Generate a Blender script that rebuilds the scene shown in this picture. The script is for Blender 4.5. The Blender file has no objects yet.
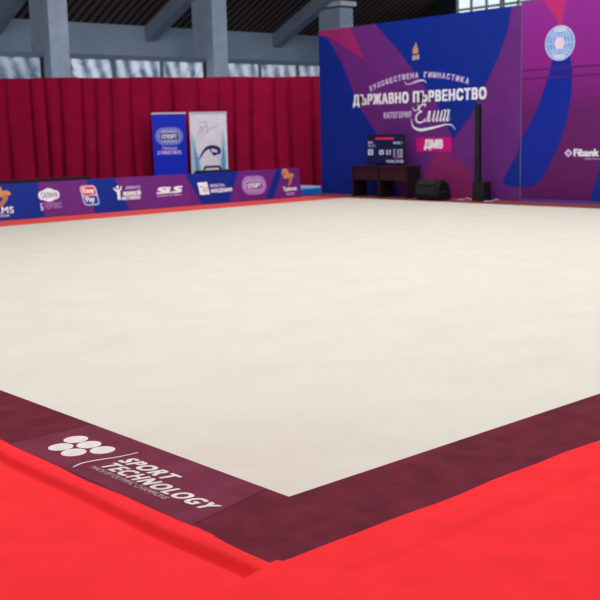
import bpy, bmesh, math, random
from mathutils import Vector, Matrix
random.seed(4)
SC = bpy.context.scene
COL = SC.collection

# ------------------------------------------------------------------ colours and materials
def lin(c):
    return tuple(((v / 255) / 12.92 if v / 255 <= .04045 else ((v / 255 + .055) / 1.055) ** 2.4) for v in c) + (1.0,)

MATS = {}
def mat(name, rgb, rough=.7, spec=.3, metal=0, emit=0, mott=0.0, mscale=6.0, rgb2=None, bump=0.0, bscale=200.0,
        detail=4.0, stretch=(1, 1, 1)):
    if name in MATS: return MATS[name]
    m = bpy.data.materials.new(name); m.use_nodes = True
    nt = m.node_tree; b = nt.nodes['Principled BSDF']
    b.inputs['Base Color'].default_value = lin(rgb)
    b.inputs['Roughness'].default_value = rough
    b.inputs['Specular IOR Level'].default_value = spec
    b.inputs['Metallic'].default_value = metal
    if emit:
        b.inputs['Emission Color'].default_value = lin(rgb); b.inputs['Emission Strength'].default_value = emit
    tc = nt.nodes.new('ShaderNodeTexCoord'); mp = nt.nodes.new('ShaderNodeMapping')
    mp.inputs['Scale'].default_value = stretch
    nt.links.new(tc.outputs['Object'], mp.inputs['Vector'])
    n = nt.nodes.new('ShaderNodeTexNoise'); n.inputs['Scale'].default_value = mscale; n.inputs['Detail'].default_value = detail
    nt.links.new(mp.outputs[0], n.inputs['Vector'])
    r = nt.nodes.new('ShaderNodeValToRGB')
    r.color_ramp.elements[0].position = .3; r.color_ramp.elements[1].position = .72
    c2 = rgb2 if rgb2 else tuple(min(255, v * (1 + max(mott, .03))) for v in rgb)
    c1 = rgb if rgb2 else tuple(v * (1 - max(mott, .03)) for v in rgb)
    r.color_ramp.elements[0].color = lin(c1); r.color_ramp.elements[1].color = lin(c2)
    nt.links.new(n.outputs['Fac'], r.inputs[0]); nt.links.new(r.outputs[0], b.inputs['Base Color'])
    if emit: nt.links.new(r.outputs[0], b.inputs['Emission Color'])
    if bump:
        n2 = nt.nodes.new('ShaderNodeTexNoise'); n2.inputs['Scale'].default_value = bscale; n2.inputs['Detail'].default_value = 3
        nt.links.new(tc.outputs['Object'], n2.inputs['Vector'])
        bp = nt.nodes.new('ShaderNodeBump'); bp.inputs['Strength'].default_value = bump; bp.inputs['Distance'].default_value = .01
        nt.links.new(n2.outputs['Fac'], bp.inputs['Height']); nt.links.new(bp.outputs[0], b.inputs['Normal'])
    MATS[name] = m
    return m

def cream_mat():
    m = mat('cream_carpet', (214, 208, 195), rough=.95, spec=.1, mscale=2.2, rgb2=(220, 214, 202), bump=.12, bscale=260, detail=9)
    nt = m.node_tree; b = nt.nodes['Principled BSDF']
    src = b.inputs['Base Color'].links[0].from_socket
    tc = [n for n in nt.nodes if n.type == 'TEX_COORD'][0]
    n = nt.nodes.new('ShaderNodeTexNoise'); n.inputs['Scale'].default_value = 7; n.inputs['Detail'].default_value = 8; n.inputs['Roughness'].default_value = .7
    nt.links.new(tc.outputs['Object'], n.inputs['Vector'])
    r = nt.nodes.new('ShaderNodeValToRGB'); r.color_ramp.elements[0].position = .52; r.color_ramp.elements[1].position = .8
    r.color_ramp.elements[0].color = (0, 0, 0, 1); r.color_ramp.elements[1].color = (.3, .3, .3, 1)
    nt.links.new(n.outputs['Fac'], r.inputs[0])
    mx = nt.nodes.new('ShaderNodeMix'); mx.data_type = 'RGBA'
    nt.links.new(r.outputs[0], mx.inputs['Factor']); nt.links.new(src, mx.inputs[6]); mx.inputs[7].default_value = lin((208, 192, 182))
    # blotchy pinkish tint, strongest at the near corner and fading outwards
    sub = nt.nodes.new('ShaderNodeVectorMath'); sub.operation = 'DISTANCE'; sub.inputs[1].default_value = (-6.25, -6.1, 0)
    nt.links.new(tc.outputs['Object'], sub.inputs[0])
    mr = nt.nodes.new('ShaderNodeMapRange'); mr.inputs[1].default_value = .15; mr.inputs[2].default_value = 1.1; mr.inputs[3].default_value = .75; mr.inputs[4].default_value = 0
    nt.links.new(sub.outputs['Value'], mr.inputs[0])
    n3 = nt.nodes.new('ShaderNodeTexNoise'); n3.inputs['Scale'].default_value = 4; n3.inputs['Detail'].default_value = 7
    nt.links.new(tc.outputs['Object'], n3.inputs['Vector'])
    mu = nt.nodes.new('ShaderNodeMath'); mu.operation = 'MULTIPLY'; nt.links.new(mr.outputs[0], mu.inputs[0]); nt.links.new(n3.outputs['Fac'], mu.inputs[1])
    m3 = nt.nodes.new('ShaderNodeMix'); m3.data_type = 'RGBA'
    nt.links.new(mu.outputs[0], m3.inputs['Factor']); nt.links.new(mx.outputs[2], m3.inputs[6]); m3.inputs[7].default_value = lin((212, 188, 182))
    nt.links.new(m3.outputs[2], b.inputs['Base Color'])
    return m

def ribs_mat():
    m = bpy.data.materials.new('brown_plank_roof'); m.use_nodes = True
    nt = m.node_tree; b = nt.nodes['Principled BSDF']; b.inputs['Roughness'].default_value = .85
    tc = nt.nodes.new('ShaderNodeTexCoord'); w = nt.nodes.new('ShaderNodeTexWave')
    w.wave_type = 'BANDS'; w.bands_direction = 'X'; w.inputs['Scale'].default_value = 1.15; w.inputs['Distortion'].default_value = 1.6
    w.inputs['Detail'].default_value = 1.0; w.inputs['Detail Scale'].default_value = .4
    nt.links.new(tc.outputs['Object'], w.inputs['Vector'])
    r = nt.nodes.new('ShaderNodeValToRGB'); r.color_ramp.elements[0].color = lin((24, 20, 20)); r.color_ramp.elements[1].color = lin((116, 88, 82))
    r.color_ramp.elements[0].position = .35; r.color_ramp.elements[1].position = .8
    nt.links.new(w.outputs['Fac'], r.inputs[0]); nt.links.new(r.outputs[0], b.inputs['Base Color'])
    return m

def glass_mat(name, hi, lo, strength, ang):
    """window pane with film streaks, reflections and daylight glow painted into colour and emission"""
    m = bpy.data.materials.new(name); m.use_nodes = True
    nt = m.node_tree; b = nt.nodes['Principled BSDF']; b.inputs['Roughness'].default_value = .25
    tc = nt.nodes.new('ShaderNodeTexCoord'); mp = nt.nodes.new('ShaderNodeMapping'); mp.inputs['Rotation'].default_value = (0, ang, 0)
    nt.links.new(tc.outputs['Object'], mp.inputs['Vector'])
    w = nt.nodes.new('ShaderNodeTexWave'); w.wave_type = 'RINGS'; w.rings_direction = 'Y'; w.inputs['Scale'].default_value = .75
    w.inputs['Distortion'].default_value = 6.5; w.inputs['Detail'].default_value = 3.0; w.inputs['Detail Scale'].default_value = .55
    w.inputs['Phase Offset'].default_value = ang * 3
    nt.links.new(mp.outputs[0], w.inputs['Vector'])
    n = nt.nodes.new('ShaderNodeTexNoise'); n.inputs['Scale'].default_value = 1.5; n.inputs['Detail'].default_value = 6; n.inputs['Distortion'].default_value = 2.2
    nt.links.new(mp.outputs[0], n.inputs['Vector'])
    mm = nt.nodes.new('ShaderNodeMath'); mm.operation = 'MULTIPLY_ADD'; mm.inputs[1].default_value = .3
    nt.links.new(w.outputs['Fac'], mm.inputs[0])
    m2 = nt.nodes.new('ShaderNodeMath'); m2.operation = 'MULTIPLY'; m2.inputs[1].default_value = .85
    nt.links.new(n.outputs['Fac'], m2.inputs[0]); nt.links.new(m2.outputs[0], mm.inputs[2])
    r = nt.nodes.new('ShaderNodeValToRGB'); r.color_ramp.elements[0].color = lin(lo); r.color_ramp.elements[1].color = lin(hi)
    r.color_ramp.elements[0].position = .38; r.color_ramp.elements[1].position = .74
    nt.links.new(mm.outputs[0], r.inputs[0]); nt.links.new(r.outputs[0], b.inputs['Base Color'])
    nt.links.new(r.outputs[0], b.inputs['Emission Color']); b.inputs['Emission Strength'].default_value = strength  # streaks made to glow, standing in for daylight and reflections on the pane
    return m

# ------------------------------------------------------------------ mesh building
class MB:
    """collects world-space faces with material slots; build() links them as one mesh object"""
    def __init__(s): s.v = []; s.f = []; s.mi = []; s.mats = []; s.smooth = []
    def slot(s, m):
        if m not in s.mats: s.mats.append(m)
        return s.mats.index(m)
    def add(s, vs, fs, m, smooth=False):
        o = len(s.v); k = s.slot(m)
        s.v += [tuple(v) for v in vs]
        for f in fs: s.f.append([i + o for i in f]); s.mi.append(k); s.smooth.append(smooth)
    def box(s, a, b, m, bev=0.0, seg=2):
        bm = bmesh.new(); bmesh.ops.create_cube(bm, size=1)
        c = [(a[i] + b[i]) / 2 for i in range(3)]; d = [abs(b[i] - a[i]) for i in range(3)]
        for v in bm.verts: v.co = Vector((c[0] + v.co.x * d[0], c[1] + v.co.y * d[1], c[2] + v.co.z * d[2]))
        if bev: bmesh.ops.bevel(bm, geom=bm.edges[:], offset=bev, segments=seg, affect='EDGES', profile=.5)
        s.frombm(bm, m, smooth=False)
    def frombm(s, bm, m, smooth=False):
        bm.verts.index_update()
        s.add([v.co[:] for v in bm.verts], [[v.index for v in f.verts] for f in bm.faces], m, smooth); bm.free()
    def prism(s, pts, vec, m):
        """closed polygon of 3D points swept along vec"""
        n = len(pts); vec = Vector(vec)
        vs = [Vector(p) for p in pts] + [Vector(p) + vec for p in pts]
        s.add(vs, [list(range(n))[::-1], list(range(n, 2 * n))] + [[i, (i + 1) % n, n + (i + 1) % n, n + i] for i in range(n)], m)
    def tube(s, pts, r, m, seg=10, closed=True):
        pts = [Vector(p) for p in pts]; vs = []; fs = []
        for i, p in enumerate(pts):
            t = (pts[min(i + 1, len(pts) - 1)] - pts[max(i - 1, 0)]).normalized()
            a = t.orthogonal().normalized() if abs(t.z) > .9 else t.cross(Vector((0, 0, 1))).normalized(); b = t.cross(a)
            for k in range(seg):
                an = 2 * math.pi * k / seg; vs.append(p + (a * math.cos(an) + b * math.sin(an)) * r)
        for i in range(len(pts) - 1):
            for k in range(seg):
                fs.append([i * seg + k, i * seg + (k + 1) % seg, (i + 1) * seg + (k + 1) % seg, (i + 1) * seg + k])
        fs.append(list(range(seg))); fs.append(list(range((len(pts) - 1) * seg, len(pts) * seg))[::-1])
        s.add(vs, fs, m, True)
    def build(s, name, parent=None, loc=None):
        org = Vector(loc) if loc is not None else Vector((0, 0, 0))
        pw = Vector((0, 0, 0)); p = parent
        while p is not None: pw += p.location; p = p.parent
        if parent is not None and loc is None: org = pw.copy()
        me = bpy.data.meshes.new(name)
        me.from_pydata([Vector(v) - org for v in s.v], [], s.f)
        for m in s.mats: me.materials.append(m)
        for i, p in enumerate(me.polygons): p.material_index = s.mi[i]; p.use_smooth = s.smooth[i]
        bm = bmesh.new(); bm.from_mesh(me)
        if not getattr(s, 'flat', False): bmesh.ops.recalc_face_normals(bm, faces=bm.faces)
        bm.to_mesh(me); bm.free(); me.update()
        o = bpy.data.objects.new(name, me); COL.objects.link(o)
        o.location = org - pw
        if parent is not None: o.parent = parent
        return o

def tag(o, label, cat, group=None, kind=None):
    if label: o['label'] = label
    if cat: o['category'] = cat
    if group: o['group'] = group
    if kind: o['kind'] = kind
    return o
def thing(name, label, cat, loc, group=None):
    o = bpy.data.objects.new(name, None); COL.objects.link(o); o.location = loc; o.empty_display_size = .2
    return tag(o, label, cat, group)
def struct(mb, name, parent=None, label=None):
    o = mb.build(name, parent)
    if parent is None: o['kind'] = 'structure'
    if label: o['label'] = label
    return o

# a plane to print on: origin, u direction, v direction, outward normal
class Frame:
    def __init__(s, o, u, v, n): s.o, s.u, s.v, s.n = Vector(o), Vector(u).normalized(), Vector(v).normalized(), Vector(n).normalized()
    def p(s, q, d=.002): return s.o + s.u * q[0] + s.v * q[1] + s.n * d

class Print(MB):
    """flat printed shapes on a frame: each a thin layer of faces facing outward"""
    def __init__(s, fr): super().__init__(); s.fr = fr; s.flat = True
    def poly(s, pts, m, d=.002):
        a = sum(pts[i][0] * pts[(i + 1) % len(pts)][1] - pts[(i + 1) % len(pts)][0] * pts[i][1] for i in range(len(pts)))
        if a < 0: pts = pts[::-1]
        s.add([s.fr.p(q, d) for q in pts], [list(range(len(pts)))], m)
    def rect(s, u0, v0, u1, v1, m, d=.002, r=0, n=6):
        u0, u1 = min(u0, u1), max(u0, u1); v0, v1 = min(v0, v1), max(v0, v1)
        if r <= 0: return s.poly([(u0, v0), (u1, v0), (u1, v1), (u0, v1)], m, d)
        pts = []
        for cx, cy, a0 in ((u1 - r, v0 + r, -90), (u1 - r, v1 - r, 0), (u0 + r, v1 - r, 90), (u0 + r, v0 + r, 180)):
            for k in range(n + 1):
                a = math.radians(a0 + 90 * k / n); pts.append((cx + r * math.cos(a), cy + r * math.sin(a)))
        s.poly(pts, m, d)
    def disc(s, c, ru, rv, m, d=.002, n=40):
        s.poly([(c[0] + ru * math.cos(2 * math.pi * k / n), c[1] + rv * math.sin(2 * math.pi * k / n)) for k in range(n)], m, d)
    def stroke(s, pts, w, m, d=.002, taper=None, sub=8):
        """smooth ribbon through pts (Catmull-Rom), width w or list of widths"""
        P = [Vector((q[0], q[1])) for q in pts]; ws = w if isinstance(w, (list, tuple)) else [w] * len(P)
        out = []; ow = []
        for i in range(len(P) - 1):
            a, b, c, e = P[max(i - 1, 0)], P[i], P[i + 1], P[min(i + 2, len(P) - 1)]
            for k in range(sub):
                t = k / sub
                out.append(.5 * ((2 * b) + (c - a) * t + (2 * a - 5 * b + 4 * c - e) * t * t + (3 * b - a - 3 * c + e) * t ** 3))
                ow.append(ws[i] + (ws[i + 1] - ws[i]) * t)
        out.append(P[-1]); ow.append(ws[-1])
        L = []; R = []
        for i, p in enumerate(out):
            t = out[min(i + 1, len(out) - 1)] - out[max(i - 1, 0)]
            if t.length < 1e-9: t = Vector((1, 0))
            nrm = Vector((-t.y, t.x)).normalized() * ow[i] / 2
            L.append(p + nrm); R.append(p - nrm)
        vs = [s.fr.p(q, d) for q in L] + [s.fr.p(q, d) for q in R]; n = len(L)
        s.add(vs, [[n + i, n + i + 1, i + 1, i] for i in range(n - 1)], m)
    def text(s, body, u0, v0, u1, v1, m, d=.004, bold=0.0, shear=0.0, dv=0.0, space=1.0):
        """lettering fitted into the box; bold = extra stroke weight in em; dv = rise of the right end"""
        V, Fc = glyphs(body, space)
        x0 = min(v[0] for v in V); x1 = max(v[0] for v in V); y0 = min(v[1] for v in V); y1 = max(v[1] for v in V)
        u0, u1 = min(u0, u1), max(u0, u1); v0, v1 = min(v0, v1), max(v0, v1)
        W_, H_ = max(x1 - x0, 1e-6) + 2 * bold, max(y1 - y0, 1e-6) + bold
        offs = [(0, 0)] if not bold else [(-bold, -bold / 2), (bold, -bold / 2), (-bold, bold / 2), (bold, bold / 2), (0, 0), (-bold / 2, 0), (bold / 2, 0)]
        for i, (ox, oy) in enumerate(offs):
            vs = []
            for x, y in V:
                fx = (x + ox - x0 + bold) / W_; fy = (y + oy - y0 + bold / 2) / H_
                vs.append(s.fr.p((u0 + fx * (u1 - u0) + shear * (fy - .5) * (v1 - v0), v0 + fy * (v1 - v0) + dv * fx), d + i * .00012))
            s.add(vs, Fc, m)

GC = {}
def glyphs(body, space=1.0):
    key = (body, space)
    if key not in GC:
        c = bpy.data.curves.new('lettering', 'FONT'); c.body = body; c.size = 1.0; c.space_character = space; c.resolution_u = 4
        o = bpy.data.objects.new('lettering', c); COL.objects.link(o)
        bpy.context.view_layer.update()
        me = bpy.data.meshes.new_from_object(o.evaluated_get(bpy.context.evaluated_depsgraph_get()))
        GC[key] = ([(v.co.x, v.co.y) for v in me.vertices], [list(p.vertices) for p in me.polygons])
        bpy.data.objects.remove(o); bpy.data.curves.remove(c); bpy.data.meshes.remove(me)
    return GC[key]

# palette
white = mat('white_print', (244, 244, 255), .6); lilac = mat('lilac_print', (222, 204, 246), .6)
blue = mat('blue_print', (0, 40, 146), .55, mott=.03, mscale=2); purple = mat('purple_print', (108, 36, 128), .55, mott=.05, mscale=2)
gold = mat('gold_print', (214, 150, 92), .6); black = mat('black_plastic', (20, 21, 24), .5, mott=.15, mscale=30)
grill = mat('speaker_grille', (26, 28, 31), .6, mott=.3, mscale=160, bump=.4, bscale=300)
wood = mat('dark_brown_veneer', (50, 22, 32), .45, mott=.2, mscale=9, stretch=(1, 1, 8))
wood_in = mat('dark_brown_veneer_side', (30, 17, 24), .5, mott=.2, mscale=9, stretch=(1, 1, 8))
concrete = mat('painted_concrete', (182, 200, 224), .85, mott=.05, mscale=3, bump=.1, bscale=60)
redc = mat('red_carpet', (250, 50, 56), rough=.95, spec=.06, mott=.03, mscale=5, bump=.25, bscale=420, detail=9)
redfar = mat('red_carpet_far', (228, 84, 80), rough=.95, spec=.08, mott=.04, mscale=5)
maroon = mat('maroon_suede', (92, 28, 44), rough=.9, spec=.1, mscale=7, rgb2=(114, 38, 56), bump=.2, bscale=350, detail=9)

# ------------------------------------------------------------------ hall floor and shell
mb = MB(); mb.box((-14, -14, -.15), (36, 28, -.045), mat('grey_hall_floor', (112, 114, 120), .6, mott=.06, mscale=2)); struct(mb, 'floor')
mb = MB(); mb.box((-14, 24.0, -.045), (36, 24.3, 4.68), mat('blue_grey_wall', (166, 186, 210), .85, mott=.05, mscale=.8)); struct(mb, 'wall_back')
SL = .45
mb = MB(); rm = ribs_mat()
y1 = 4.0
mb.prism([(-14, 24.4, 4.62 - .4 * SL + .05), (-14, y1, 4.67 + (24 - y1) * SL), (-14, y1, 4.85 + (24 - y1) * SL), (-14, 24.4, 4.85 - .4 * SL + .05)], (50, 0, 0), rm)
struct(mb, 'ceiling')
for i, x in enumerate((0.1, 5.2, 10.36, 15.40, 20.44)):
    mb = MB()
    mb.prism([(x + .02, 23.98, 4.22), (x + .02, 8, 4.22 + 15.98 * SL), (x + .02, 8, 4.66 + 15.98 * SL), (x + .02, 23.98, 4.66)], (.36, 0, 0),
             mat('grey_beam_paint', (150, 168, 190), .8, mott=.05, mscale=3))
    struct(mb, 'trim_%d' % (i + 1), label='grey sloping roof beam running up from the back wall')

# end wall with tall bright windows seen over the backdrop
mb = MB(); ew = mat('dark_end_wall', (44, 46, 54), .85)
EX = 26.0
for a, b in (((12.0, -.045), (24.0, 4.0)), ((20.75, 4.0), (24.0, 6.1)), ((12.0, 8.6), (17.0, 9.6)), ((12.0, 4.0), (13.0, 8.6))):
    mb.box((EX, a[0], a[1]), (EX + .25, b[0], b[1]), ew)
struct(mb, 'wall_right')
win = MB(); fm = mat('pale_glow_window_frame', (168, 176, 184), .6, emit=.1)  # frame bars lightened by a faint glow put into the material
for k in range(13):
    y = 13.0 + k * (7.75 / 12); w_ = .05 if k % 3 else .1
    win.box((EX + .02, y - w_, 4.0), (EX + .12, y + w_, 7.4), fm)
for z in (4.0, 4.7, 5.4, 6.1, 6.8, 7.35):
    win.box((EX + .03, 13.0, z - .04), (EX + .11, 20.75, z + .04), fm)
wo = struct(win, 'window_1')
pn = MB(); pn.box((EX + .06, 13.0, 4.0), (EX + .07, 20.75, 7.35), mat('bright_pane', (240, 246, 250), .3, emit=1.0, mscale=.9, rgb2=(190, 214, 228), detail=3)); pn.build('pane', wo)

# partition of windows between the columns, behind the curtain
GY = 21.42
xs = [(5.98, 10.60), (11.11, 15.72), (16.20, 20.72)]
fmat = mat('steel_window_frame', (106, 122, 142), .55); dfm = mat('dark_post', (40, 52, 58), .6)
for i, (xa, xb) in enumerate(xs):
    f = MB()
    f.box((xa, GY - .06, 3.44), (xb, GY + .1, 3.56), fmat)
    f.box((xa, GY - .06, 2.05), (xb, GY + .1, 2.15), fmat)
    nm = 3
    for k in range(nm + 1):
        x = xa + (xb - xa) * k / nm
        dark = (k == nm)
        f.box((x - (.1 if dark else .045), GY - .05, 2.15), (x + (0 if dark else .045), GY + .08, 3.45), dfm if dark else fmat)
    fo = struct(f, 'window_%d' % (i + 2))
    p = MB()
    p.box((xa, GY, 2.15), (xb, GY + .012, 3.44), glass_mat('film_glow_pane_%d' % i, [(176, 190, 210), (228, 236, 252), (220, 228, 242)][i], [(84, 104, 130), (92, 114, 146), (110, 128, 152)][i], .34, [.5, -.3, .9][i]))
    p.build('pane', fo)
    lo = MB(); lo.box((xa, GY - .02, -.045), (xb, GY + .06, 2.05), mat('partition_panel', (110, 120, 132), .7)); lo.build('lower_panel', fo)

for i, x in enumerate((10.58, 15.70, 20.70), 1):
    w_ = (0, .55, .52, .58)[i]
    t = thing('concrete_column', ['', 'grey concrete column standing behind the red curtain, nearest the left edge of the photo',
                                  'grey concrete column behind the red curtain, near the middle between two window bays',
                                  'grey concrete column rising behind the top left corner of the backdrop'][i], 'column', (x, 21, -.045), 'columns along the back of the hall')
    mb = MB(); top = 4.22 + 3 * SL
    mb.box((x, 21, -.045), (x + w_, 21.98, top - (0.35 if i == 3 else 0)), concrete, bev=.02)
    mb.build('shaft', t)
    if i == 3:
        c = MB(); c.box((x - .03, 20.93, 5.28), (x + w_ + .08, 21.98, 5.42), mat('pale_capital', (238, 244, 252), .7)); c.build('capital', t)

# ------------------------------------------------------------------ the competition carpet
S = 13.0
FL = Frame((0, 0, 0), (0, -1, 0), (1, 0, 0), (0, 0, 1))
car = thing('gymnastics_carpet', 'square cream performance carpet with a wide maroon border filling the hall floor', 'carpet', (6.5, 6.5, 0))
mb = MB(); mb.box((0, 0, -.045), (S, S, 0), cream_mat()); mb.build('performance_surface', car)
BW = .445
def wob(t, s): return .006 * math.sin(t * 5.1 + s) + .004 * math.sin(t * 11.7 + 2 * s)
def strip(fn, n, m, name):
    """fn(t) -> inner point, outer point; a slab 45 mm deep"""
    mb = MB(); vs = []; 
    for k in range(n + 1):
        a, b = fn(k / n)
        vs += [(a[0], a[1], a[2]), (b[0], b[1], b[2]), (b[0], b[1], -.045), (a[0], a[1], -.045)]
    fs = []
    for k in range(n):
        for e in range(4): fs.append([k * 4 + e, k * 4 + (e + 1) % 4, k * 4 + 4 + (e + 1) % 4, k * 4 + 4 + e])
    fs += [[0, 1, 2, 3], [n * 4 + 3, n * 4 + 2, n * 4 + 1, n * 4]]
    mb.add(vs, fs, m); return mb.build(name, car)
def lstrip(t):
    yi = .0 + t * S; yo = -.14 + t * (S + .14)
    return (-.0005, yi, .001), (-BW - .024, yo, .001)
def rstrip(t):
    xi = -.045 if t == 0 else t * S; xo = -.50 + t * (S + .5)
    
    return (xi, -.0005, .004), (xo, -BW - .02, .004)
strip(lstrip, 60, maroon, 'border'); 
mb = MB()
pts = [(0, 0), (-.0005, .0), (-.470, -.12), (-.470, -.470), (S, -.470), (S, 0)]
mb.prism([(p[0], p[1], -.045) for p in pts], (0, 0, .0475), maroon); mb.build('border', car)
patch = Print(FL); pm = mat('maroon_patch', (106, 36, 55), rough=.88, spec=.15, mscale=6, rgb2=(124, 48, 74), bump=.2, bscale=350, detail=8)
patch.poly([(-1.483, -.452), (-1.483, -.003), (-.135, -.003), (-.125, -.05), (-.03, -.452)], pm, d=.0025)
patch.rect(-1.490, -.452, -1.484, -.003, mat('dark_seam', (44, 14, 24), .9), d=.0027)
po = patch.build('logo_patch', car)
pw = mat('off_white_print', (226, 212, 210), .8, mott=.04, mscale=20)
q = Print(FL)
for c in ((-1.309, -.198), (-1.189, -.198), (-1.069, -.198), (-1.252, -.309), (-1.134, -.309)): q.disc(c, .0575, .0575, pw, d=.004)
q.build('ovals_emblem', po)
q = Print(FL)
q.stroke([(-.918, -.105), (-.928, -.20), (-.955, -.285), (-.968, -.36), (-.945, -.42)], [.008, .010, .011, .011, .007], pw, d=.004)
q.text('SPORT', -.872, -.238, -.505, -.160, pw, d=.004, bold=.056, shear=.3, space=1.24)
q.text('TECHNOLOGY', -.875, -.332, -.112, -.254, pw, d=.004, bold=.056, shear=.3, space=1.24)
q.text('MADE BY OLYMPIC CHAMPIONS', -.890, -.372, -.325, -.342, mat('rose_print', (196, 158, 166), .8), d=.004, bold=.012, shear=.2)
q.build('lettering', po)

# red sheets around it
def smooth(a, b, x):
    t = min(1, max(0, (x - a) / (b - a))); return t * t * (3 - 2 * t)
def pl(d, t):
    k = .112 + .010 * math.sin(t * 2.3) + .006 * math.sin(t * 6.1 + 1)
    z = .014 * smooth(0, .03, d) + .007 * math.exp(-((d - k + .045) / .03) ** 2) - .026 * smooth(k - .018, k + .012, d) - .007 * (1 + .7 * math.sin(t * 2.6 + 2.6)) * math.exp(-((d - k - .012) / .014) ** 2)
    return z + .004 * smooth(k, k + .2, d) + .0025 * math.sin(t * 3.7 + d * 2.1) * smooth(.2, .8, d)
def pr_(d, t):
    k = .225 + .012 * math.sin(t * 1.7 + 1)
    z = .015 * smooth(0, .03, d) + .003 * math.exp(-((d - .12) / .06) ** 2) - .019 * smooth(k - .05, k + .04, d) - .003 * math.exp(-((d - k - .04) / .02) ** 2)
    return z + .0025 * math.sin(t * 2.9 + d * 3) * smooth(.3, .9, d)
def sheet(us, ds, fn, name):
    mb = MB(); n = len(ds); vs = [fn(u, d) for u in us for d in ds]
    m_ = len(us)
    low = [(vs[i * n + j][0], vs[i * n + j][1], -.045 if ds[j] > .5 and us[i] > -BW - .02 else vs[i * n + j][2] - .005) for i in range(m_) for j in range(n)]
    fs = [[i * n + j, i * n + j + 1, (i + 1) * n + j + 1, (i + 1) * n + j] for i in range(m_ - 1) for j in range(n - 1)]
    mb.add(vs, fs, redc, True)
    rim = [i * n for i in range(m_)] + [(m_ - 1) * n + j for j in range(1, n)] + [i * n + n - 1 for i in range(m_ - 2, -1, -1)] + [j for j in range(n - 2, 0, -1)]
    rv = [vs[i] for i in rim] + [low[i] for i in rim]; k = len(rim)
    mb.add(rv, [[i, (i + 1) % k, k + (i + 1) % k, k + i] for i in range(k)], redc, False)
    return mb.build(name)
ds = [0, .004, .01, .02, .03] + [.04 + .008 * k for k in range(36)] + [.34 + .05 * k for k in range(9)] + [.85, 1.1, 1.5, 2, 2.8, 3.8, 4.6]
us = [-.63 + .04 * k for k in range(62)] + [1.95 + .25 * k for k in range(60)]
o = sheet([u for u in us if u < 13.0] + [13.0], ds, lambda u, d: (-BW - .010 - d + wob(u, 1) * (1 - smooth(0, .1, d)), u, pl(d, u) if d > .002 else .0015), 'red_carpet')
tag(o, 'bright red carpet sheet at the lower left, beside the maroon strip with printed logo', 'carpet')
us = [-1.1 + .1 * k for k in range(4)] + [-.78 + .02 * k for k in range(30)] + [-.16 + .08 * k for k in range(40)] + [3.1 + .5 * k for k in range(20)] + [12.99]
def rfn(u, d):
    y = -BW - .013 - d + wob(u, 3) * (1 - smooth(0, .1, d)) * smooth(-.4, .1, u) - max(0, -.458 - u) * .21
    z = pr_(d, u)
    if u < -BW:
        z2 = pl(-BW - u, y) + .004
        z = max(z, z2, .021) if d > .002 else z2 - .002
    elif d <= .002: z = .0055
    else: z = max(z, .021 * (1 - smooth(-BW, -BW + .22, u)) * smooth(.0, .03, d))
    return (u, y, max(z, .0055) + .003 if d < .02 and d > .002 and u >= -BW else z)
o = sheet(us, ds[:-2] + [3.0], rfn, 'red_carpet')
tag(o, 'bright red carpet sheet at the lower right, overlapping the left red sheet', 'carpet')
mb = MB(); mb.box((-1.0, S + .001, -.045), (S, 16.1, 0.0), redfar); o = mb.build('red_carpet')
tag(o, 'narrow strip of red carpet along the far left edge, under the sponsor boards', 'carpet')
mb = MB(); mb.box((S + .001, -1, -.045), (14.5, 16.1, 0.0), mat('brick_red_carpet', (134, 66, 68), .95, spec=.08, mott=.05, mscale=4)); o = mb.build('red_carpet')
tag(o, 'thin strip of brownish red carpet at the foot of the blue and purple backdrop', 'carpet')

# ------------------------------------------------------------------ backdrop
WX = 13.9
WF = Frame((WX, 0, 0), (0, -1, 0), (0, 0, 1), (-1, 0, 0))
pink = mat('pink_print', (156, 36, 112), .55, mott=.04, mscale=2); violet = mat('violet_print', (106, 40, 128), .55, mott=.04, mscale=2)
magenta = mat('magenta_print', (216, 6, 130), .55); lowpink = mat('plum_pink_print', (134, 34, 100), .55, mott=.05, mscale=2)
dpur = mat('dim_purple_print', (104, 38, 126), .55, mott=.05, mscale=2)
def grad_purple():
    m = mat('bright_purple_print', (120, 28, 122), .5)
    nt = m.node_tree; b = nt.nodes['Principled BSDF']
    tc = [n for n in nt.nodes if n.type == 'TEX_COORD'][0]
    sp = nt.nodes.new('ShaderNodeSeparateXYZ'); nt.links.new(tc.outputs['Object'], sp.inputs[0])
    mr = nt.nodes.new('ShaderNodeMapRange'); mr.inputs[1].default_value = 0; mr.inputs[2].default_value = 3.7
    nt.links.new(sp.outputs['Z'], mr.inputs[0])
    r = nt.nodes.new('ShaderNodeValToRGB'); e = r.color_ramp.elements
    e[0].position = 0; e[0].color = lin((92, 22, 94)); e[1].position = 1; e[1].color = lin((146, 40, 150))
    k = e.new(.45); k.color = lin((104, 24, 104)); k = e.new(.68); k.color = lin((138, 30, 138))
    nt.links.new(mr.outputs[0], r.inputs[0]); nt.links.new(r.outputs[0], b.inputs['Base Color'])
    return m
brightp = grad_purple()
YS = 9.125
bl = thing('backdrop_panel', 'tall blue and purple backdrop wall with white competition title lettering behind the desks', 'backdrop', (WX, 11.9, 0), 'printed backdrop panels')
mb = Print(WF)
mb.box((WX, YS + .006, 0), (WX + .1, 14.70, 3.655), dpur)
mb.poly([(-14.70, 3.64), (-14.70, .0), (-12.23, 0), (-12.586, .77), (-12.934, 1.372), (-13.474, 1.968), (-13.955, 2.903), (-14.423, 3.504), (-14.65, 3.54)], blue, .002)
mb.poly([(-12.923, 3.655), (-9.355, 3.655), (-9.432, 3.224), (-9.662, 2.721), (-9.996, 2.172), (-10.317, 1.643), (-10.777, 1.197), (-10.986, 1.581), (-11.198, 1.908), (-11.655, 2.412), (-12.264, 3.061)], blue, .002)
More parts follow.
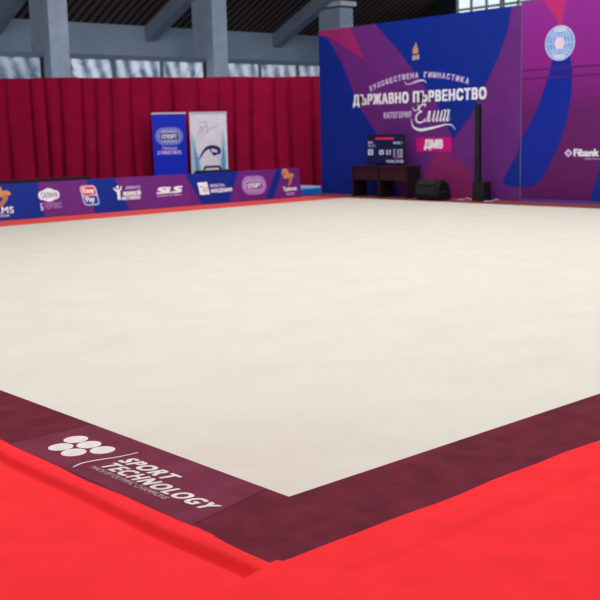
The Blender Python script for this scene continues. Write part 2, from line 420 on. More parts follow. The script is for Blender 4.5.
mb.poly([(-14.70, 3.655), (-13.684, 3.655), (-13.208, 2.898), (-14.294, 3.472), (-14.423, 3.51), (-14.70, 3.56)], pink, .003)
mb.poly([(-13.684, 3.655), (-12.923, 3.655), (-12.264, 3.061), (-11.655, 2.412), (-12.216, 2.25), (-13.208, 2.898)], violet, .0025)
mb.poly([(-11.337, .877), (-10.935, .957), (-10.289, .54), (-10.211, .0), (-11.787, .0)], lowpink, .002)
mb.poly([(-YS - .008, 1.178), (-9.199, .914), (-9.36, .647), (-9.548, .355), (-9.404, .281), (-YS - .008, .258)], blue, .002)
mb.build('printed_panel', bl)
q = Print(WF)   # small gold emblem
pg_ = mat('pale_gold_print', (190, 160, 158), .6)
q.disc((-11.78, 3.03), .058, .075, gold, .005); q.poly([(-11.84, 2.95), (-11.71, 2.95), (-11.69, 3.03), (-11.735, 3.10), (-11.75, 3.185), (-11.79, 3.11), (-11.85, 3.04)], pg_, .004)
q.poly([(-11.865, 2.915), (-11.66, 2.925), (-11.675, 2.835), (-11.86, 2.82)], pg_, .004); q.disc((-11.765, 2.87), .03, .03, gold, .005)
q.build('gold_emblem', bl)
# arched line: letters placed one by one along an arc
q = Print(WF); body = 'ХУДОЖЕСТВЕНА ГИМНАСТИКА'; n = len(body)
ap = [(-13.16, 2.285), (-12.797, 2.385), (-12.357, 2.462), (-11.931, 2.498), (-11.709, 2.502), (-11.382, 2.492), (-10.984, 2.446), (-10.699, 2.392), (-10.36, 2.309)]
def arc(u):
    for a, b in zip(ap, ap[1:]):
        if a[0] <= u <= b[0] or b is ap[-1]:
            t = (u - a[0]) / (b[0] - a[0]); return a[1] + (b[1] - a[1]) * t, (b[1] - a[1]) / (b[0] - a[0])
def arcv(u): return 2.515 - .155 * ((u + 11.70) / 1.0) ** 2 * .72
h_ = .115
for i, ch in enumerate(body):
    if ch == ' ': continue
    u = -13.13 + (i + .5) / n * 2.78; v = arcv(u); sl = -2 * .155 * .72 * (u + 11.70)
    w_ = .088 if ch not in 'ЖМД' else .100
    fr = Frame(WF.p((u, v), 0), WF.u + WF.v * sl, WF.v - WF.u * sl, WF.n)
    k = Print(fr); k.text(ch, -w_ / 2, -h_ / 2, w_ / 2, h_ / 2, lilac, .004, bold=.05)
    q.add(k.v, k.f, lilac)
q.stroke([(-12.06, 2.40), (-12.04, 2.345), (-11.90, 2.352), (-11.71, 2.395), (-11.56, 2.40), (-11.47, 2.345)], [.03, .014, .025, .045, .03, .008], lilac, .004)
q.build('arched_lettering', bl)
q = Print(WF)
q.text('ДЪРЖАВНО ПЪРВЕНСТВО', -13.63, 1.915, -9.93, 2.195, white, .004, bold=.07, space=1.2)
q.build('title_lettering', bl)
q = Print(WF)
q.text('КАТЕГОРИЯ', -12.69, 1.655, -11.90, 1.785, lilac, .004, bold=.05, space=1.15)
# the handwritten word in looping strokes
E0 = [(-11.53, 1.86), (-11.50, 1.90), (-11.56, 1.92), (-11.66, 1.87), (-11.68, 1.80), (-11.60, 1.765), (-11.68, 1.75), (-11.76, 1.68), (-11.76, 1.59), (-11.68, 1.545), (-11.57, 1.57), (-11.52, 1.63)]
q.stroke(E0, [.02, .03, .03, .035, .03, .02, .03, .04, .04, .035, .025, .02], white, .004)
q.stroke([(-11.86, 1.87), (-11.83, 1.81), (-11.76, 1.80), (-11.70, 1.86), (-11.72, 1.92)], [.01, .02, .02, .02, .01], white, .004)
def hook(u, h=.20, s=.10):   # one slanted down-stroke with a joining hair line
    q.stroke([(u + s * .55, 1.575 + h), (u + s * .3, 1.575 + h * .5), (u, 1.585), (u + .025, 1.565), (u + s * .8, 1.62)], [.034, .042, .036, .02, .012], white, .0045)
q.stroke([(-11.53, 1.585), (-11.50, 1.57), (-11.46, 1.64), (-11.40, 1.78)], [.03, .02, .018, .03], white, .004); hook(-11.43)
for u in (-11.31, -11.21): hook(u)
for u in (-11.11, -11.02, -10.93): hook(u)
q.stroke([(-11.06, 1.755), (-10.99, 1.785), (-10.93, 1.76), (-10.90, 1.785), (-10.85, 1.77)], [.012, .02, .014, .02, .014], white, .0045)
q.stroke([(-11.90, 1.64), (-11.87, 1.50), (-11.78, 1.425), (-11.616, 1.395), (-11.26, 1.44), (-10.96, 1.49), (-10.81, 1.475), (-10.72, 1.39)], [.008, .03, .05, .062, .045, .025, .022, .006], white, .004)
q.build('script_lettering', bl)
q = Print(WF); q.rect(-11.755, .945, -10.818, 1.236, magenta, .004); q.text('ДМВ', -11.55, .975, -11.04, 1.195, white, .0055, bold=.085); q.build('magenta_tag', bl)

br = thing('backdrop_panel', 'bright purple backdrop wall at the right with round globe emblem and blue swoosh', 'backdrop', (WX, 6.4, 0), 'printed backdrop panels')
mb = Print(WF)
mb.box((WX, 3.6, 0), (WX + .1, YS - .006, 3.70), brightp)
mb.poly([(-8.649, 3.69), (-8.126, 3.69), (-8.242, 3.174)], mat('hot_pink_print', (190, 42, 118), .5), .002)
mb.poly([(-8.414, 2.62), (-8.539, 2.249), (-8.666, 1.927), (-8.862, 1.529), (-YS + .01, 1.17), (-YS + .01, .26), (-9.005, .252), (-8.87, .272), (-8.732, .333), (-8.599, .467), (-8.383, .821), (-8.236, 1.114), (-8.093, 1.51), (-8.008, 2.008), (-7.995, 2.397), (-8.052, 2.65)], mat('royal_blue_print', (4, 36, 156), .5, mott=.03), .002)
mb.poly([(-7.38, .75), (-7.464, .431), (-7.60, .0), (-6.0, 0), (-6.4, 1.6)], blue, .002)
for z in (2.45, 2.29): mb.rect(-YS + .01, z - .014, -3.61, z + .014, mat('dark_purple_seam', (92, 16, 104), .6), .0035)  # dark purple seam bands across the panel
mb.rect(-YS + .01, .0, -3.61, .05, mat('violet_lip_print', (86, 62, 160), .5), .004)
mb.rect(-YS + .0005, .0, -YS + .022, 3.70, mat('panel_edge_strip', (112, 96, 136), .5), .004)
mb.build('printed_panel', br)
q = Print(WF); gc = (-8.27, 2.893)
gb = mat('globe_blue_print', (112, 168, 232), .5); gp = mat('globe_pale_print', (208, 214, 246), .5)
q.disc(gc, .318, .312, gp, .004, 56); q.disc(gc, .296, .290, gb, .005, 56)
for rr in (.25, .20, .155):
    for sgn in (1, -1):
        q.stroke([(gc[0] - math.sqrt(.285 ** 2 - (rr) ** 2) * 1.0 * (1 if rr < .26 else .6), gc[1] + sgn * rr), (gc[0], gc[1] + sgn * (rr - .055)), (gc[0] + math.sqrt(.285 ** 2 - rr ** 2), gc[1] + sgn * rr)], .014, gp, .006)
for dx in (.07, .14, .21):
    for sgn in (1, -1):
        hh = math.sqrt(.285 ** 2 - dx ** 2)
        q.stroke([(gc[0] + sgn * dx * .75, gc[1] - hh), (gc[0] + sgn * dx * 1.12, gc[1]), (gc[0] + sgn * dx * .75, gc[1] + hh)], .014, gp, .0062)
q.stroke([(gc[0] - .285, gc[1]), (gc[0] + .285, gc[1])], .014, gp, .0061)
q.disc((gc[0], gc[1]), .112, .108, mat('pale_pink_print', (240, 214, 236), .5), .007)
q.poly([(gc[0] - .16, gc[1] + .20), (gc[0] + .16, gc[1] + .20), (gc[0] + .09, gc[1] + .275), (gc[0] - .09, gc[1] + .275)], gp, .0068)
q.poly([(gc[0] - .16, gc[1] - .20), (gc[0] - .09, gc[1] - .275), (gc[0] + .09, gc[1] - .275), (gc[0] + .16, gc[1] - .20)], gp, .0068)
q.build('globe_emblem', br)
q = Print(WF)
q.poly([(-8.14, .912), (-8.05, .834), (-7.96, .912), (-8.05, .988)], lilac, .004)
q.poly([(-8.085, .912), (-8.05, .882), (-8.012, .912), (-8.05, .94)], brightp, .005)
q.text('Fibank', -7.94, .85, -7.41, .985, white, .004, bold=.05)
q.text('Първа инвестиционна', -7.72, .785, -7.20, .83, lilac, .004)
q.build('sponsor_lettering', br)

# ------------------------------------------------------------------ sponsor boards
TL = .13
BF = Frame((0, 14.10, .006), (1, 0, 0), (0, TL, .99), (0, -.99, TL))
BH = .638
CU = [(4.0, 4.0, blue), (6.426, 6.489, purple), (7.438, 7.513, blue), (8.035, 8.292, purple), (9.672, 10.007, blue), (11.042, 10.701, purple),
      (12.103, 11.678, blue), (12.287, 11.901, purple), (13.5, 13.5, None)]   # colour changes: x at the top, x at the foot
def clip(poly, x0, x1):
    def half(P, f, ins):
        out = []
        for i in range(len(P)):
            a, b = P[i], P[(i + 1) % len(P)]
            if ins(a): out.append(a)
            if ins(a) != ins(b):
                t = (f - a[0]) / (b[0] - a[0]); out.append((f, a[1] + (b[1] - a[1]) * t))
        return out
    P = half(poly, x0, lambda p: p[0] >= x0)
    return half(P, x1, lambda p: p[0] <= x1) if P else P
edges = [4.25, 6.14, 7.85, 9.80, 12.735]
edges = [4.25, 6.14, 7.82, 9.78, 11.0 + .0, 12.735]
def emblem(q, u0, v0, u1, v1):   # curled gold figure
    f = lambda a, b: (u0 + a * (u1 - u0), v0 + b * (v1 - v0))
    s_ = (u1 - u0)
    q.stroke([f(.05, .75), f(.2, .95), f(.42, .9), f(.45, .7), f(.25, .6), f(.12, .7)], [.14 * s_, .28 * s_, .3 * s_, .28 * s_, .26 * s_, .12 * s_], gold, .004)
    q.stroke([f(.42, .62), f(.6, .6), f(.8, .66), f(1, .6)], [.16 * s_, .3 * s_, .26 * s_, .1 * s_], gold, .0045)
    q.stroke([f(.78, .6), f(.68, .35), f(.5, .1), f(.38, .02)], [.22 * s_, .22 * s_, .16 * s_, .06 * s_], mat('dull_gold_print', (190, 116, 92), .6), .005)
logos = [[] for _ in range(5)]
def board_logos(i, par):
    if i == 0:
        q = Print(BF); emblem(q, 5.50, .25, 5.88, .59); q.stroke([(5.42, .50), (5.50, .36), (5.62, .29), (5.74, .36), (5.78, .46)], [.02, .03, .035, .03, .015], gold, .004); q.build('gold_emblem', par)
        q = Print(BF); q.text('PALMS', 5.33, .135, 5.90, .255, white, .004, bold=.03, dv=-.02, space=1.1); q.text('KINGDOM', 5.38, .065, 5.80, .115, lilac, .004, bold=.02, dv=-.01); q.build('lettering', par)
    if i == 1:
        q = Print(BF)
        c = (6.618, .395)
        q.rect(6.41, .31, 6.83, .475, white, .004, r=.075); q.disc(c, .15, .122, white, .0042)
        q.text('САЛИНА', 6.46, .345, 6.79, .445, mat('grey_blue_print', (96, 92, 140), .6), .006, bold=.01); q.build('badge', par)
        q = Print(BF); q.text('Б', 6.425, .125, 6.475, .255, lilac, .004, bold=.05); q.text('ТЕРОКС', 6.49, .145, 6.85, .255, mat('dull_lilac_print', (168, 124, 188), .6), .004, bold=.05); q.build('lettering', par)
        q = Print(BF); rd = mat('red_print', (222, 50, 70), .55); b2 = mat('cobalt_print', (20, 70, 170), .55); pk = mat('pale_rose_print', (240, 196, 220), .6); pb = mat('pale_blue_print', (176, 196, 240), .6)
        sk = Frame(BF.o, BF.u, BF.v - BF.u * .16, BF.n); q.fr = sk
        off = .055
        q.rect(7.285 + off, .15, 7.625 + off, .53, pb, .004, r=.07); q.rect(7.285 + off, .34, 7.625 + off, .532, pk, .0045, r=.07)
        q.rect(7.315 + off, .345, 7.597 + off, .505, rd, .0055, r=.04); q.rect(7.315 + off, .178, 7.597 + off, .335, b2, .0055, r=.04)
        q.rect(7.312 + off, .335, 7.60 + off, .347, white, .0058)
        q.text('Easy', 7.335 + off, .36, 7.575 + off, .485, white, .0062, bold=.05); q.text('Pay', 7.345 + off, .19, 7.535 + off, .325, white, .0062, bold=.05)
        q.build('payment_emblem', par)
    if i == 2:
        q = Print(BF)   # figure with raised arms
        q.disc((8.075, .455), .032, .034, white, .004)
        q.stroke([(7.985, .45), (8.03, .40), (8.075, .385), (8.13, .41), (8.165, .475)], [.02, .035, .05, .035, .018], white, .0042)
        q.stroke([(8.078, .40), (8.085, .31), (8.06, .215)], [.075, .065, .03], white, .0044); q.stroke([(8.085, .31), (8.115, .215)], [.05, .03], white, .0046)
        q.build('figure_emblem', par)
        q = Print(BF); q.text('ДВИЖИ СЕ', 8.25, .40, 8.58, .465, lilac, .004, bold=.03); q.text('ЖИВЕЙ', 8.17, .285, 8.58, .385, white, .004, bold=.07); q.text('АКТИВНО', 8.14, .205, 8.56, .275, white, .004, bold=.06); q.build('lettering', par)
        q = Print(BF); q.text('SLS', 8.965, .275, 9.565, .405, white, .004, bold=.085, shear=.5); q.text('СПОРТНА ЛИГА', 8.95, .215, 9.53, .255, lilac, .004, bold=.02); q.build('bold_lettering', par)
    if i == 3:
        q = Print(BF); sk = Frame(BF.o, BF.u, BF.v - BF.u * .16, BF.n); q.fr = sk
        q.rect(10.02, .20, 10.265, .455, white, .004); gl = mat('grey_blue_print', (96, 92, 140), .6)
        q.stroke([(10.06, .35), (10.11, .37), (10.16, .33), (10.12, .29), (10.17, .26), (10.22, .31), (10.20, .36)], .014, gl, .005); q.build('square_emblem', par)
        q = Print(BF); q.text('МОДЕЛНА', 10.27, .325, 10.64, .40, lilac, .004, bold=.04); q.text('АКАДЕМИЯ', 10.26, .21, 10.82, .305, white, .004, bold=.06); q.build('lettering', par)
    if i == 4:
        q = Print(BF); q.rect(11.09, .125, 11.75, .52, mat('oval_lilac_print', (176, 128, 200), .6), .004, r=.195, n=10)
        q.rect(11.16, .20, 11.68, .445, mat('oval_rose_print', (206, 164, 222), .6), .005, r=.12, n=10)
        q.rect(11.21, .245, 11.64, .385, mat('oval_dark_print', (86, 48, 118), .6), .006); q.text('СПОРТ', 11.24, .265, 11.61, .365, white, .007, bold=.06)
        q.text('БЪЛГАРСКИ', 11.25, .405, 11.60, .435, purple, .007); q.text('ТОТАЛИЗАТОР', 11.24, .21, 11.60, .236, purple, .007)
        q.build('oval_emblem', par)
        q = Print(BF); emblem(q, 12.22, .25, 12.57, .60); q.build('gold_emblem', par)
        q = Print(BF); q.text('Тракия', 12.21, .125, 12.61, .24, white, .004, bold=.05); q.text('СПОРТ', 12.30, .05, 12.54, .11, lilac, .004, bold=.02); q.build('lettering', par)
names = ['blue sponsor board with a curled gold emblem, at the left edge of the photo',
         'sponsor board with a white badge and a red and blue rounded square emblem',
         'sponsor board with a white figure raising its arms and bold slanted white letters',
         'sponsor board with a white square emblem and two lines of white letters on blue',
         'sponsor board with a lilac oval emblem and a gold emblem, beside the blue mat']
for i in range(5):
    x0, x1 = edges[i] + .002, edges[i + 1] - .002
    t = thing('sponsor_board', names[i], 'sponsor board', ((x0 + x1) / 2, 14.2, 0), 'low sponsor boards along the far left edge of the carpet')
    mb = Print(BF)
    P = lambda x, v, d: BF.p((x, v), d)
    vs = [P(x0, 0, -.015), P(x1, 0, -.015), P(x1, BH, -.015), P(x0, BH, -.015), P(x0, 0, 0), P(x1, 0, 0), P(x1, BH, 0), P(x0, BH, 0)]
    dk = mat('board_back', (44, 28, 58), .7)
    mb.add(vs, [[3, 2, 1, 0], [0, 1, 5, 4], [1, 2, 6, 5], [2, 3, 7, 6], [3, 0, 4, 7]], dk)
    for (a, b) in zip(CU, CU[1:]):
        pg = clip([(a[1], 0.0), (b[1], 0.0), (b[0], BH), (a[0], BH)], x0, x1)
        if len(pg) >= 3: mb.poly(pg, a[2], 0.0)
    mb.build('printed_face', t)
    bk = MB()   # rear prop leaning the other way
    a = BF.p((x0 + .05, BH), -.03); b_ = BF.p((x1 - .05, BH), -.03)
    bk.prism([a, b_, (x1 - .05, a.y + .16, .0), (x0 + .05, a.y + .16, .0)], (0, .012, 0), dk); bk.build('rear_prop', t)
    board_logos(i, t)

# ------------------------------------------------------------------ curtain
ca = Vector((7.1, 19.45, 0)); cb = Vector((16.3, 15.885, 0)); cd = (cb - ca).normalized(); cn = Vector((cd.y, -cd.x, 0)); CL = (cb - ca).length
ct = thing('red_curtain', 'long pleated dark red curtain hung behind the roll-up banners and sponsor boards', 'curtain', (ca + cb) / 2)
cm = mat('dark_red_velvet', (150, 10, 56), rough=.9, spec=.1, mott=.06, mscale=3, bump=.3, bscale=80)
mb = MB(); N = 640; H = 24; vs = []
random.seed(11)
folds = []; s_ = 0
while s_ < CL:
    w_ = random.uniform(.30, .62); folds.append((s_, w_, random.uniform(.6, 1.2), random.uniform(-.12, .12))); s_ += w_
def fold(s, z):
    for a, w_, amp, drift in folds:
        b = a + drift * (1 - z / 2.8)
        if a <= s < a + w_:
            t = (s - a) / w_
            k = .35 + .65 * (1 - z / 2.8)
            e = math.exp(-((t - .06 - .0) / .055) ** 2) + math.exp(-((t - 1.0) / .05) ** 2) * .4
            return amp * k * (.075 * math.sin(math.pi * t) ** .7 - .15 * e) + .03 * math.sin(t * 6 + drift * 30 + z * 1.1) * k * .5
    return 0
for i in range(N + 1):
    s_ = CL * i / N
    for j in range(H + 1):
        z = -.03 + (2.79) * j / H
        sw = .05 * math.sin(s_ * 1.9 + 2.0 * (1 - z / 2.8)) * (1 - z / 2.8)
        p = ca + cd * s_ + cn * (fold(s_ + sw, z)); vs.append((p.x, p.y, z + (.008 * math.sin(s_ * 3.1) if j == H else 0)))
mb.add(vs, [[i * (H + 1) + j, (i + 1) * (H + 1) + j, (i + 1) * (H + 1) + j + 1, i * (H + 1) + j + 1] for i in range(N) for j in range(H)], cm, True)
mb.build('drape', ct)
mb = MB(); mb.tube([ca - cn * .06 + Vector((0, 0, 2.735)), cb - cn * .06 + Vector((0, 0, 2.735))], .02, mat('rail_metal', (110, 40, 50), .5)); mb.build('top_rail', ct)
for k in range(5):
    mb = MB(); p = ca + cd * (CL * (k + .1) / 4.3) - cn * .14
    mb.tube([p + Vector((0, 0, -.045)), p + Vector((0, 0, 2.73))], .018, mat('rail_metal', (110, 40, 50), .5))
    mb.build('support_post', ct)

# ------------------------------------------------------------------ roll-up banners
k0 = Vector((8.21, 19.02, 0)); kd = Vector((15.32 - 8.21, 16.27 - 19.02, 0)).normalized(); kn = Vector((kd.y, -kd.x, 0))
KF = Frame(k0 + kn * .5, kd, (0, 0, 1), kn)
alu = mat('brushed_aluminium', (176, 178, 186), .35, metal=.6)
def banner(u0, u1, face, label):
    c = KF.p(((u0 + u1) / 2, 0), 0)
    t = thing('rollup_banner', label, 'banner', (c.x, c.y, -.045), 'roll-up banners in front of the red curtain')
    mb = Print(KF); 
    vs = [KF.p(p, -.006) for p in ((u0, .05), (u1, .05), (u1, 1.90), (u0, 1.90))] + [KF.p(p, 0) for p in ((u0, .05), (u1, .05), (u1, 1.90), (u0, 1.90))]
    mb.add(vs, [[3, 2, 1, 0], [4, 5, 6, 7], [0, 1, 5, 4], [1, 2, 6, 5], [2, 3, 7, 6], [3, 0, 4, 7]], face); mb.build('printed_sheet', t)
    mb = MB(); a = [KF.p(p, -.02) for p in ((u0 - .01, 1.895), (u1 + .01, 1.895), (u1 + .01, 1.935), (u0 - .01, 1.935))]; mb.prism(a, KF.n * .035, mat('white_top_bar', (206, 196, 214), .4)); mb.build('top_bar', t)
    mb = MB(); a = [KF.p(p, -.07) for p in ((u0 - .02, -.045), (u1 + .02, -.045), (u1 + .02, .06), (u0 - .02, .06))]; mb.prism(a, KF.n * .14, alu); mb.build('base_cassette', t)
    mb = MB(); m_ = (u0 + u1) / 2; mb.tube([KF.p((m_, .05), -.03), KF.p((m_, 1.9), -.02)], .012, alu); mb.build('pole', t)
    return t
t = banner(3.275, 4.07, mat('royal_blue_banner', (0, 38, 204), .5, mott=.02), 'royal blue roll-up banner with a pale oval emblem')
q = Print(KF); q.rect(3.335, 1.185, 3.995, 1.595, mat('oval_blue_print', (122, 132, 216), .6), .004, r=.2, n=10); q.rect(3.40, 1.235, 3.93, 1.545, mat('oval_pale_print', (146, 156, 228), .6), .005, r=.15, n=10)
q.rect(3.45, 1.31, 3.88, 1.46, mat('oval_navy_print', (34, 44, 140), .6), .006); q.text('СПОРТ', 3.48, 1.335, 3.85, 1.435, white, .007, bold=.06)
q.text('БЪЛГАРСКИ', 3.50, 1.485, 3.82, 1.515, white, .007); q.text('ТОТАЛИЗАТОР', 3.50, 1.26, 3.83, 1.29, white, .007); q.build('oval_emblem', t)
q = Print(KF); q.text('Партньор', 3.49, 1.07, 3.84, 1.15, lilac, .004, bold=.03); q.text('в гимнастиката', 3.38, .975, 3.93, 1.06, lilac, .004, bold=.03); q.build('lettering', t)
t = banner(4.165, 5.065, mat('pale_banner', (232, 232, 244), .5, mott=.03), 'white roll-up banner with a dark bending gymnast and pale blue streaks')
q = Print(KF); lb = mat('light_blue_print', (140, 194, 232), .6); mbl = mat('sky_blue_print', (90, 160, 216), .6); pb2 = mat('paler_blue_print', (176, 208, 232), .6)
q.poly([(4.20, 1.50), (4.30, 1.10), (4.40, .70), (4.48, .06), (4.17, .06), (4.17, 1.30)], pb2, .003); q.poly([(4.24, 1.15), (4.33, .85), (4.44, .06), (4.30, .06)], mbl, .004); q.poly([(4.22, 1.4), (4.29, 1.1), (4.36, .75), (4.28, .6)], lb, .0035)
q.poly([(4.97, 1.55), (5.02, 1.2), (5.03, .06), (4.80, .06), (4.86, .8)], pb2, .003); q.poly([(4.96, 1.2), (5.0, .9), (5.0, .06), (4.88, .06), (4.90, .7)], mbl, .004)
q.build('streaks', t)
nb = mat('navy_print', (30, 36, 104), .6)
q = Print(KF)   # gymnast bending over backwards on her hands, printed in navy
q.stroke([(4.36, .83), (4.45, .98), (4.56, 1.09), (4.70, 1.115), (4.82, 1.08), (4.86, 1.01), (4.82, .945)], [.02, .05, .075, .085, .09, .085, .06], nb, .004)
q.stroke([(4.38, .90), (4.47, 1.0), (4.54, 1.08)], [.015, .03, .04], nb, .0042); q.stroke([(4.80, .97), (4.74, .935), (4.68, .99)], [.05, .06, .03], nb, .0044)
q.stroke([(4.62, 1.10), (4.66, 1.02), (4.70, .985)], [.04, .03, .025], nb, .0045); q.disc((4.745, .955), .045, .042, nb, .0046); q.stroke([(4.82, .95), (4.815, .80)], [.02, .012], mat('grey_print', (150, 150, 186), .6), .004)
q.build('gymnast_print', t)
q = Print(KF); sg = mat('signature_print', (164, 158, 194), .6)
q.stroke([(4.33, 1.38), (4.40, 1.52), (4.45, 1.60), (4.46, 1.50), (4.42, 1.46), (4.50, 1.54), (4.57, 1.62), (4.58, 1.50), (4.55, 1.44), (4.62, 1.52), (4.68, 1.55), (4.76, 1.57), (4.90, 1.67)], [.01, .012, .014, .012, .01, .012, .014, .014, .01, .012, .014, .012, .008], sg, .004)
q.stroke([(4.40, 1.68), (4.50, 1.70), (4.60, 1.69)], .014, sg, .004); q.build('signature', t)

# bag behind the boards, its arched handle in front of the white banner
t = thing('sports_bag', 'black bag with an olive arched handle, behind the sponsor boards below the white banner', 'bag', (11.0, 14.95, 0))
mb = MB(); mb.box((10.54, 14.82, 0), (11.44, 15.1, .655), mat('black_nylon', (16, 15, 24), .7, mott=.1), bev=.05, seg=3); mb.build('body', t)
mb = MB(); pts = [(10.72 + .45 * (1 - math.cos(a)) / 2, 14.95, .64 + .085 * min(1, 1.6 * math.sin(a))) for a in [math.pi * k / 14 for k in range(15)]]
mb.tube(pts, .028, mat('olive_strap', (52, 66, 50), .8)); mb.build('handle', t)
# dark bench edge seen over the left boards
t = thing('bench', 'long dark bench just showing above the sponsor boards at the left edge', 'bench', (6.0, 15.2, -.045))
dkb = mat('dark_bench_wood', (48, 16, 30), .7, mott=.15)
mb = MB(); mb.box((3.6, 15.0, .60), (8.0, 15.4, .655), dkb, bev=.008); mb.build('seat', t)
for x in (3.9, 5.7, 7.6):
    mb = MB(); mb.box((x, 15.04, 0), (x + .07, 15.36, .60), dkb, bev=.006); mb.build('leg', t)

# blue gym mat between board end and backdrop
t = thing('gym_mat', 'bright blue gym mat with a paler top, at the right end of the sponsor boards', 'mat', (13.25, 14.9, 0))
mb = MB(); mb.box((12.85, 14.45, 0), (13.66, 15.3, .14), mat('blue_vinyl', (12, 116, 222), .4, mott=.03), bev=.02, seg=3); mb.build('foam_block', t)
mb = MB(); mb.box((12.862, 14.46, .14), (13.65, 15.29, .19), mat('pale_blue_vinyl', (168, 208, 244), .4, mott=.03), bev=.012); mb.build('top_cover', t)

# ------------------------------------------------------------------ desks, screen, speakers
def desk(y0, y1, label):   # y0 < y1 ; front faces -x
    X0, X1 = 13.36, 13.80; zt = .665
    t = thing('desk', label, 'desk', ((X0 + X1) / 2, (y0 + y1) / 2, 0), 'dark brown desks in front of the backdrop')
    mb = MB(); mb.box((X0 - .015, y0, zt - .03), (X1, y1, zt), wood, bev=.004); mb.build('desktop', t)
    mb = MB(); mb.box((X0 + .012, y0 + .03, .365), (X0 + .03, y1 - .03, zt - .03), wood); mb.build('modesty_panel', t)
    for y in (y0 + .004, y1 - .034):
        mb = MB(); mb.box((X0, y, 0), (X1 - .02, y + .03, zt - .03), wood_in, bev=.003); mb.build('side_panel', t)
desk(12.36, 13.15, 'dark brown desk at the left, under the left half of the score screen')
desk(11.555, 12.352, 'dark brown desk at the right, next to the floor speaker')

SX = 13.52
t = thing('score_screen', 'black flat score screen with white results text standing on the two brown desks', 'screen', (SX, 12.25, .665))
mb = MB(); y0, y1, z0, z1 = 11.77, 12.84, .705, 1.315
mb.box((SX, y0, z0), (SX + .05, y1, z1), black, bev=.008); mb.build('housing', t)
SF = Frame((SX, 0, 0), (0, -1, 0), (0, 0, 1), (-1, 0, 0))
q = Print(SF); q.rect(-y1 + .03, z0 + .03, -y0 - .03, z1 - .025, mat('navy_screen', (18, 26, 64), .3, emit=.25, mott=.1, mscale=3), .002)
dp = q.build('display', t)
u0 = -y1; W_ = y1 - y0
sx = lambda f: u0 + f * W_
sz = lambda f: z1 - f * (z1 - z0)
sw_ = mat('screen_white', (188, 192, 226), .4, emit=.15); sr_ = mat('screen_red', (210, 40, 84), .4, emit=.2)
q = Print(SF)
q.rect(sx(.24), sz(.10), sx(.74), sz(.17), sr_, .004)
q.text('BUL', sx(.04), sz(.31), sx(.18), sz(.22), sw_, .004, bold=.03); q.text('BULGARIA', sx(.04), sz(.42), sx(.24), sz(.34), sw_, .004)
q.rect(sx(.03), sz(.70), sx(.17), sz(.50), sw_, .004); q.text('1', sx(.085), sz(.66), sx(.115), sz(.54), mat('navy_screen', (18, 26, 64)), .006, bold=.05)
q.text('D', sx(.34), sz(.68), sx(.44), sz(.53), sw_, .004, bold=.05); q.text('8.30', sx(.34), sz(.69), sx(.47), sz(.52), sw_, .0045, bold=.05); q.text('8.15', sx(.53), sz(.69), sx(.66), sz(.52), sw_, .004, bold=.05)
q.text('RANK 1', sx(.73), sz(.33), sx(.96), sz(.24), sw_, .004, bold=.03)
for k, tx in enumerate(('2.40', '4.10', '3.85')): q.text('E  ' + tx, sx(.73), sz(.58 + .10 * k), sx(.97), sz(.50 + .10 * k), sw_, .004, bold=.03)
q.text('PENALTY', sx(.76), sz(.86), sx(.97), sz(.81), sr_, .004, bold=.02)
q.text('TOTAL 27.450', sx(.52), sz(.96), sx(.99), sz(.87), sw_, .0045, bold=.05)
q.build('readout', dp)
for y in (11.95, 12.55):
    mb = MB(); mb.box((SX - .07, y - .02, .665), (SX + .13, y + .02, .678), black, bev=.003); mb.box((SX + .015, y - .012, .675), (SX + .04, y + .012, .712), black)
    mb.build('stand_foot', t)

# wedge monitor: five-sided section swept along y
t = thing('floor_monitor_speaker', 'black wedge floor speaker lying on the floor beside the right desk', 'speaker', (13.35, 10.75, 0))
sec = [(13.17, .02), (13.13, .12), (13.15, .30), (13.23, .40), (13.33, .415), (13.48, .32), (13.56, .10), (13.54, .0), (13.2, .0)]
bm = bmesh.new(); yA, yB = 11.14, 10.52
vA = [bm.verts.new((x, yA, z)) for x, z in sec]; vB = [bm.verts.new((x, yB, z)) for x, z in sec]
bm.faces.new(vA); bm.faces.new(vB[::-1])
for i in range(len(sec)): bm.faces.new([vA[i], vA[(i + 1) % len(sec)], vB[(i + 1) % len(sec)], vB[i]])
bmesh.ops.recalc_face_normals(bm, faces=bm.faces); bmesh.ops.bevel(bm, geom=bm.edges[:], offset=.02, segments=3, affect='EDGES')
mb = MB(); mb.frombm(bm, black); mb.build('cabinet', t)
mb = MB(); mb.prism([(13.125, yA - .05, .13), (13.125, yB + .1, .13), (13.147, yB + .1, .285), (13.147, yA - .05, .285)], (-.008, 0, .001), grill); mb.build('grille', t)
mb = MB(); mb.prism([(13.15, yA - .05, .315), (13.15, yB + .1, .315), (13.22, yB + .1, .394), (13.22, yA - .05, .394)], (-.006, 0, .006), grill); mb.build('grille', t)
mb = MB(); mb.tube([(13.22, yB - .003, .16), (13.22, yB - .02, .17), (13.36, yB - .02, .17), (13.36, yB - .003, .16)], .012, mat('handle_grey', (50, 52, 56), .5)); mb.build('handle', t)

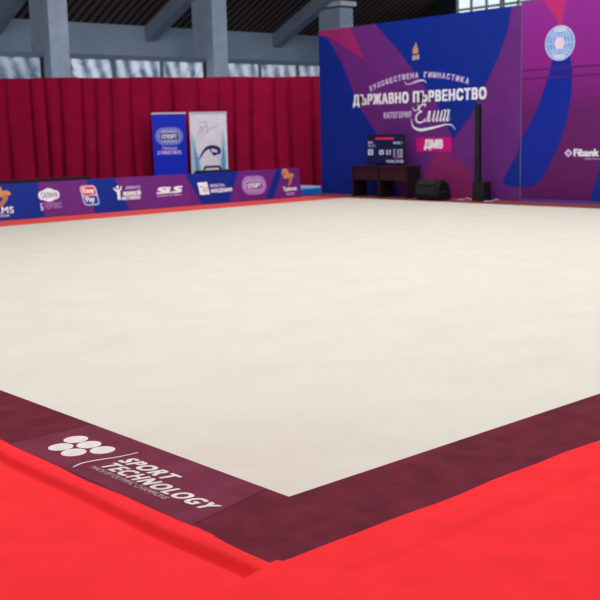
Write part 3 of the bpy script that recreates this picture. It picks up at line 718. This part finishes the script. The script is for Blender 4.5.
t = thing('column_speaker', 'tall slim black column speaker on a square subwoofer in front of the purple backdrop', 'speaker', (13.6, 9.75, 0))
mb = MB(); mb.box((13.45, 9.645, .0), (13.70, 9.93, .375), black, bev=.018, seg=3); mb.build('subwoofer', t)
mb = MB(); mb.box((13.443, 9.67, .03), (13.452, 9.905, .345), grill); mb.build('grille', t)
mb = MB(); mb.box((13.47, 9.775, .375), (13.56, 9.885, 1.86), black, bev=.012); mb.build('column', t)
mb = MB(); mb.box((13.463, 9.785, .85), (13.472, 9.875, 1.84), grill); mb.build('column_grille', t)
wc = mat('white_cable', (186, 170, 200), .5)
mb = MB(); mb.tube([(13.50, 10.33, .012), (13.58, 10.22, .012), (13.52, 10.12, .05), (13.60, 10.02, .012), (13.52, 9.95, .012)], .012, wc, 8); o = mb.build('cable')
tag(o, 'thin white cable on the floor between the wedge speaker and the column speaker', 'cable')
mb = MB(); mb.tube([(13.40, 9.60, .012), (13.36, 9.50, .014), (13.44, 9.44, .012), (13.50, 9.38, .05), (13.62, 9.36, .012)], .012, wc, 8); o = mb.build('cable')
tag(o, 'thin white cable curled at the right foot of the column speaker', 'cable')

# ------------------------------------------------------------------ light
w = bpy.data.worlds.new('hall_air'); SC.world = w; w.use_nodes = True
bg = w.node_tree.nodes['Background']; bg.inputs[0].default_value = (.9, .95, 1.0, 1); bg.inputs[1].default_value = .55
def area(loc, size, sy, power, col=(1, .985, .965), rot=(0, 0, 0)):
    l = bpy.data.lights.new('hall_and_fill_lamp', 'AREA'); l.shape = 'RECTANGLE'; l.size = size; l.size_y = sy; l.energy = power; l.color = col
    o = bpy.data.objects.new('hall_and_fill_lamp', l); COL.objects.link(o); o.location = loc; o.rotation_euler = rot
for x in (0.0, 5.5, 11.0):
    area((x, 1.5, 8.5), 2.5, 5, 262)
    area((x, 8.5, 8.5), 2.5, 5, 215)
area((13, 13.0, 7.4), 10, 1.5, 250)  # unseen fill lamp, added to brighten the column fronts and curtain

# ------------------------------------------------------------------ camera
F = 1035.317; yaw, pitch, roll = .844508, .16089, -.024885
f = Vector((math.cos(yaw) * math.cos(pitch), math.sin(yaw) * math.cos(pitch), -math.sin(pitch)))
r0 = Vector((math.sin(yaw), -math.cos(yaw), 0)); up0 = r0.cross(f)
c_, s_ = math.cos(roll), math.sin(roll)
r = r0 * c_ + up0 * s_; up = up0 * c_ - r0 * s_
cam = bpy.data.cameras.new('camera'); co = bpy.data.objects.new('camera', cam); COL.objects.link(co)
cam.sensor_width = 36; cam.lens = F / 600 * 36; cam.clip_end = 200
M = Matrix((r, up, -f)).transposed().to_4x4(); M.translation = Vector((-2.539006, -2.949197, 1.414551)); co.matrix_world = M
cam.dof.use_dof = True; cam.dof.focus_distance = 4.3; cam.dof.aperture_fstop = 6.0
SC.camera = co
SC.view_settings.view_transform = 'Standard'; SC.view_settings.look = 'None'; SC.view_settings.exposure = 0; SC.view_settings.gamma = 1
